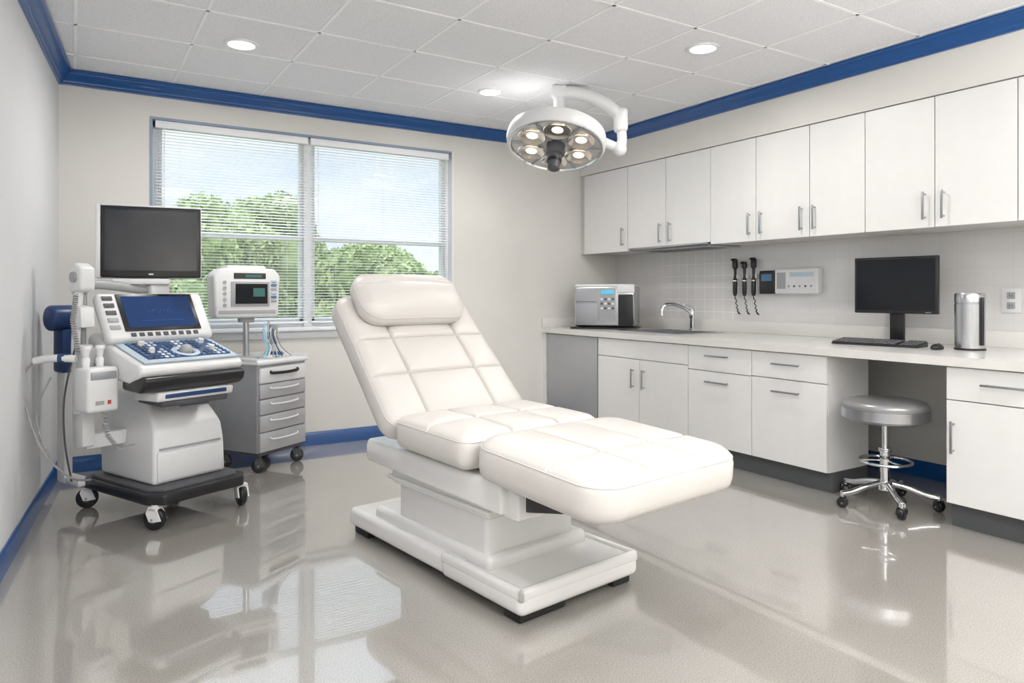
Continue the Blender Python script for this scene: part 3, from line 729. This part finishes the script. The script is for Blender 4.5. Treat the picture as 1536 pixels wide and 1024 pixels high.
for x_,y_ in ((-.20,-.02),(.15,-.03),(.15,.08),(-.2,.09)):
    mb=MB(); mb.cyl((x_,y_,.006),(x_,y_,.030),.018,'plastic',.015,T=Tc); mb.obj('knob',t)
mb=MB(); mb.sph((-.02,-.05,.014),.036,'plasticg',T=Tc); mb.obj('trackball',t)
Tt=Matrix.Translation((-.06,-.07,1.115))@Matrix.Rotation(rad(-30),4,'X')
mb=MB(); mb.box((-.32,-.02,-.155),(.30,.05,.145),'plastic',.025,3,Tt); mb.obj('touch_housing',t)
mb=MB(); mb.box((-.225,-.027,-.105),(.225,-.018,.13),'black',.008,2,Tt); mb.obj('touch_bezel',t)
mb=MB(); mb.box((-.20,-.029,-.085),(.20,-.0265,.112),'touchblue',T=Tt); mb.obj('touch_screen',t)
mb=MB()
hs=[0,.004,-.008,.014,-.004,.020,-.016,.008,-.002,.012,-.012,.016,-.006,.003,0]
mb.tube([(-.07+k*.011,-.030,.015+hs[k]) for k in range(15)],.0011,'tracblue',seg=5,sub=1,T=Tt)
mb.tube([(-.12,-.030,-.045),(.13,-.030,-.045)],.0009,'tracblue',seg=5,sub=1,T=Tt)
mb.obj('screen_trace',t)
for k in range(5):
    mb=MB(); mb.box((-.30,-.026,.09-k*.045),(-.243,-.018,.118-k*.045),'dgrey' if k<3 else 'plasticg',.008,2,Tt); mb.obj('side_button',t)
for k in range(9):
    mb=MB(); mb.box((-.20+k*.046,-.025,-.137),(-.17+k*.046,-.018,-.114),'dgrey',.003,1,Tt); mb.obj('soft_key',t)
mb=MB(); mb.box((-.06,-.0,1.18),(.06,.12,1.30),'plastic',.02,3); mb.cyl((0,.05,1.22),(0,.05,1.38),.035,'plastic'); mb.tube([(-.44,.06,1.24),(-.36,.06,1.29),(-.2,.06,1.28),(0,.06,1.25)],.026,'plasticg',seg=14); mb.obj('monitor_arm',t)
Tm=Matrix.Translation((-.05,.02,1.54))@Matrix.Rotation(rad(-31),4,'Z')@Matrix.Rotation(rad(-2),4,'X')
mb=MB(); mb.box((-.255,-.015,-.205),(.265,.03,.205),'black',.010,3,Tm); mb.obj('monitor',t,label='large black display monitor')
mb=MB(); mb.box((-.282,.018,-.21),(.270,.065,.214),'plastic',.018,3,Tm); mb.box((-.282,-.014,-.208),(-.256,.03,.214),'plastic',.006,2,Tm); mb.box((-.282,-.014,.205),(.270,.03,.214),'plastic',.003,2,Tm); mb.box((-.15,.06,-.15),(.15,.10,.12),'plastic',.02,3,Tm); mb.obj('monitor_back',t,label='white rear monitor casing')
mb=MB(); mb.box((-.235,-.0175,-.165),(.243,-.0145,.183),'screen',T=Tm); mb.obj('monitor_screen',t)
mb=MB(); mb.box((-.012,-.0178,-.19),(.012,-.0148,-.182),'handle',T=Tm); mb.obj('badge',t)
mb=MB(); mb.box((-.20,-.03,-.245),(.10,.05,-.212),'plastic',.01,2,Tm); mb.obj('monitor_base',t)
mb=MB()
mb.tube([(-.45,.03,.60),(-.46,.03,.9),(-.45,.03,1.15),(-.44,.02,1.33)],.022,'plastic',seg=12)
mb.tube([(-.41,.05,.62),(-.415,.05,.9),(-.41,.05,1.15),(-.41,.04,1.30)],.016,'plasticg',seg=12)
mb.prism([(-.05,1.26),(.07,1.24),(.08,1.36),(.02,1.41),(-.05,1.38)],'x',-.475,-.395,'plastic',.015,3)
mb.cyl((-.49,.01,1.33),(-.385,.01,1.33),.028,'plasticg')
mb.prism([(-.06,1.06),(.05,1.06),(.05,1.18),(-.05,1.17)],'x',-.475,-.40,'plastic',.012,2)
mb.box((-.45,-.03,.86),(-.30,.05,.95),'plastic',.01); mb.box((-.47,-.05,.83),(-.40,.06,.97),'plastic',.015)
mb.prism([(-.02,.42),(.08,.40),(.10,.60),(.06,.68),(-.02,.68)],'x',-.45,-.38,'plastic',.012,2); mb.box((-.42,.0,.40),(-.18,.1,.48),'plastic',.01)
mb.obj('side_support',t)
mb=MB(); mb.box((-.53,-.24,.63),(-.37,-.10,.86),'plastic',.018,3); mb.box((-.515,-.246,.80),(-.385,-.238,.84),'lgrey',.003)
mb.box((-.43,-.245,.67),(-.415,-.239,.69),'redbit'); mb.box((-.49,-.245,.67),(-.45,-.239,.69),'plasticg'); mb.obj('probe_box',t)
for x_,y_ in ((-.49,-.14),(-.42,-.14)):
    mb=MB(); mb.lathe([(0,0),(.018,.0),(.020,.04),(.014,.05),(.018,.08),(.025,.095),(.022,.11),(0,.112)],'plastic',(x_,y_,.86),20); mb.obj('probe',t)
mb=MB(); mb.tube([(-.50,-.06,.90),(-.56,.0,.905),(-.60,.06,.90),(-.63,.10,.89)],.020,'plastic',seg=12); mb.tube([(-.52,-.03,.903),(-.56,.0,.905)],.024,'navy',seg=12,sub=1); mb.obj('probe',t)
def coil(pts,turns,R):
    P=[Vector(p) for p in pts]; out=[]
    N=turns*8
    for k in range(N+1):
        f=k/N*(len(P)-1); i=min(int(f),len(P)-2); p=P[i].lerp(P[i+1],f-i)
        out.append(p+Vector((R*math.cos(k*math.pi/4),R*math.sin(k*math.pi/4)*.5,0)))
    return out
for pts,r_ in ((coil([(-.50,-.06,1.24),(-.52,-.07,1.1),(-.50,-.08,.93)],26,.012),.004),(coil([(-.43,-.2,.63),(-.42,-.22,.50),(-.36,-.22,.42),(-.28,-.2,.43)],22,.011),.004)):
    mb=MB(); mb.tube(pts,r_,'cable',seg=6,sub=1); mb.obj('cable',t)
mb=MB(); mb.tube([(-.63,.10,.89),(-.67,.13,.80),(-.66,.10,.62),(-.62,.02,.42),(-.50,.0,.27),(-.35,.1,.21)],.006,'cable',seg=8); mb.obj('cable',t)
mb=MB(); mb.tube([(-.55,.1,.80),(-.60,.15,.6),(-.55,.1,.36),(-.4,.2,.215)],.005,'plasticg',seg=8); mb.obj('cable',t)
mb=MB(); mb.tube([(-.48,-.02,.98),(-.52,.02,.7),(-.50,.06,.45),(-.42,.16,.21)],.005,'dgrey',seg=8); mb.obj('cable',t)
mb=MB(); mb.cyl((-.41,.46,1.10),(-.23,.46,1.10),.075,'navy',bev=.02); mb.box((-.36,.40,.78),(-.28,.52,1.04),'navy',.02); mb.box((-.345,.41,.14),(-.295,.50,.80),'plastic',.01); mb.box((-.34,.26,.14),(-.26,.50,.18),'plastic',.008); mb.obj('cable_holder',t)

# ================================================================ EQUIPMENT CART
t=thing('equipment_cart','grey metal medical drawer cart on black casters','medical cart',(1.165,5.335,0),rad(33))
mb=MB(); mb.box((-.24,-.195,.14),(.24,.21,.75),'lgrey',.008,2); mb.box((-.22,-.19,.115),(.22,.2,.145),'dgrey',.004); mb.obj('body',t)
mb=MB(); mb.box((-.25,-.215,.745),(.25,.22,.775),'plastic',.01,3)
mb.box((-.25,.205,.77),(.25,.22,.80),'plastic',.005); mb.box((-.25,-.2,.77),(-.238,.21,.795),'plastic',.004); mb.box((.238,-.2,.77),(.25,.21,.795),'plastic',.004); mb.obj('top_tray',t)
zz=[.145,.285,.405,.515,.62]
for i_ in range(5):
    z0=zz[i_];z1=(zz+[.735])[i_+1]-.008
    mb=MB(); mb.box((-.225,-.212,z0),(.225,-.193,z1),'silver' if i_<4 else 'plastic',.005,2); d=mb.obj('drawer',t)
    zc=(z0+z1)/2+.015
    mb=MB(); mb.tube([(-.13,-.212,zc+.008),(-.12,-.228,zc),(0,-.235,zc-.004),(.12,-.228,zc),(.13,-.212,zc+.008)],.008 if i_<4 else .012,'plastic' if i_<4 else 'black',seg=8,flat=.8); mb.obj('handle',d)
for x_,y_ in ((-.19,-.16),(.19,-.16),(-.19,.16),(.19,.16)): caster(t,x_,y_,.048,.028,'black',.7,'dgrey',.118)
t=thing('patient_monitor','white boxy patient monitor with dark screen standing on the cart','patient monitor',(1.05,5.30,.776),rad(4))
mb=MB(); mb.lathe([(0,0),(.09,0),(.09,.012),(.03,.02),(0,.02)],'plasticg'); mb.cyl((0,0,.01),(0,0,.31),.022,'steel'); mb.box((-.05,-.04,.26),(.05,.04,.305),'plasticg',.008); mb.obj('stand',t)
Tq=Matrix.Translation((-.01,0,.475))
mb=MB(); mb.prism([(-.22,-.18),(.21,-.18),(.225,.12),(.18,.17),(-.18,.17),(-.235,.12)],'y',-.10,.12,'plastic',.022,3,Tq); mb.box((-.14,-.07,.15),(.13,.10,.19),'plastic',.015,3,Tq); mb.obj('housing',t)
mb=MB(); mb.box((-.12,-.106,-.10),(.145,-.098,.075),'plasticg',.008,2,Tq); mb.obj('bezel',t)
mb=MB(); mb.box((-.09,-.110,-.08),(.13,-.105,.06),'screen',.002,1,Tq); mb.box((.03,-.1115,-.03),(.11,-.1095,.03),'teal',T=Tq); mb.obj('screen',t)
mb=MB(); mb.box((-.10,-.104,.095),(.12,-.098,.135),'black',.003,1,Tq); mb.box((-.02,-.1055,.105),(.09,-.1035,.125),'teal',T=Tq); mb.obj('status_display',t)
for k in range(6):
    mb=MB(); mb.box((.155,-.109,.07-k*.028),(.195,-.099,.088-k*.028),('keylight','keyblue','plasticg')[k%3],.003,1,Tq); mb.obj('button',t)
for k in range(5):
    mb=MB(); mb.cyl((-.16,-.106,.07-k*.04),(-.16,-.098,.07-k*.04),.012,'plasticg',seg=12,T=Tq); mb.obj('button',t)
mb=MB(); mb.box((-.20,-.104,-.15),(.19,-.098,-.125),'plasticg',.003,1,Tq); mb.obj('lower_strip',t)
t=thing('infusion_accessory','clear and blue tubing set hanging below the patient monitor','medical tubing',(1.20,5.27,.777),rad(20))
mb=MB(); mb.cyl((0,0,.0),(0,0,.02),.045,'plastic'); mb.cyl((0,0,.02),(0,0,.27),.008,'chrome'); mb.obj('stand',t)
mb=MB(); mb.box((-.05,-.03,.12),(.0,.01,.21),'plastic',.006); mb.box((-.0,-.03,.10),(.06,.01,.24),'plasticg',.01); mb.box((-.03,-.034,.14),(-.01,-.028,.19),'keyblue'); mb.obj('regulator',t)
for k in range(7):
    q=k*.018-.055
    mb=MB(); mb.tube([(q,-.03,.25-k*.01),(q-.02,-.06,.16),(q+.02,-.05,.08),(q-.03+.02*k,-.07,.012)],.004,('cyan','plastic','cable','keylight','navy','plastic','cable')[k],seg=6); mb.obj('tube',t)
t=thing('supply_tray','small white tray with supplies lying on the cart top','tray',(1.31,5.43,.777),rad(33))
mb=MB(); mb.box((-.07,-.08,0),(.05,.08,.012),'plastic',.004); mb.obj('tray',t)
mb=MB(); mb.box((-.06,-.06,.012),(-.02,.05,.035),'keyblue',.004); mb.obj('packet',t)
mb=MB(); mb.box((-.01,-.07,.012),(.04,.0,.03),'plastic',.004); mb.obj('packet',t)
mb=MB(); mb.cyl((-.01,.03,.022),(.04,.05,.022),.009,'yellowbit'); mb.obj('vial',t)

# ================================================================ WORLD
w=bpy.data.worlds.new('sky'); SC.world=w; w.use_nodes=True; nt=w.node_tree; nt.nodes.clear()
tc=nt.nodes.new('ShaderNodeTexCoord'); mp=nt.nodes.new('ShaderNodeMapping'); mp.inputs['Scale'].default_value=(1,1,3.2)
n=nt.nodes.new('ShaderNodeTexNoise'); n.inputs['Scale'].default_value=2.6; n.inputs['Detail'].default_value=6
r=nt.nodes.new('ShaderNodeValToRGB'); e=r.color_ramp.elements; e[0].position=.38; e[0].color=(.66,.77,.92,1); e[1].position=.60; e[1].color=(.90,.94,.98,1)
bg=nt.nodes.new('ShaderNodeBackground'); o=nt.nodes.new('ShaderNodeOutputWorld')
sp=nt.nodes.new('ShaderNodeSeparateXYZ'); mr=nt.nodes.new('ShaderNodeMapRange'); mr.inputs[1].default_value=.28; mr.inputs[2].default_value=.8; mr.inputs[3].default_value=1.15; mr.inputs[4].default_value=3.4
nt.links.new(tc.outputs['Generated'],sp.inputs[0]); nt.links.new(sp.outputs['Z'],mr.inputs[0]); nt.links.new(mr.outputs[0],bg.inputs['Strength'])
nt.links.new(tc.outputs['Generated'],mp.inputs[0]); nt.links.new(mp.outputs[0],n.inputs['Vector']); nt.links.new(n.outputs['Fac'],r.inputs[0]); nt.links.new(r.outputs[0],bg.inputs[0]); nt.links.new(bg.outputs[0],o.inputs[0])
sl_=bpy.data.lights.new('sun','SUN'); sl_.energy=1.1; sl_.angle=rad(10); sl_.color=(1,.96,.88)
so=bpy.data.objects.new('sun',sl_); COL.objects.link(so); so.rotation_euler=Vector((.35,.65,-.75)).to_track_quat('-Z','Y').to_euler()

# ================================================================ CAMERA
cd=bpy.data.cameras.new('camera'); cd.sensor_width=36; cd.lens=1060/1536*36; cd.shift_y=-72/1536; cd.clip_start=.05; cd.clip_end=200
co=bpy.data.objects.new('camera',cd); COL.objects.link(co); co.location=(0,0,1.243); co.rotation_euler=(rad(90),0,-rad(31.83)); SC.camera=co
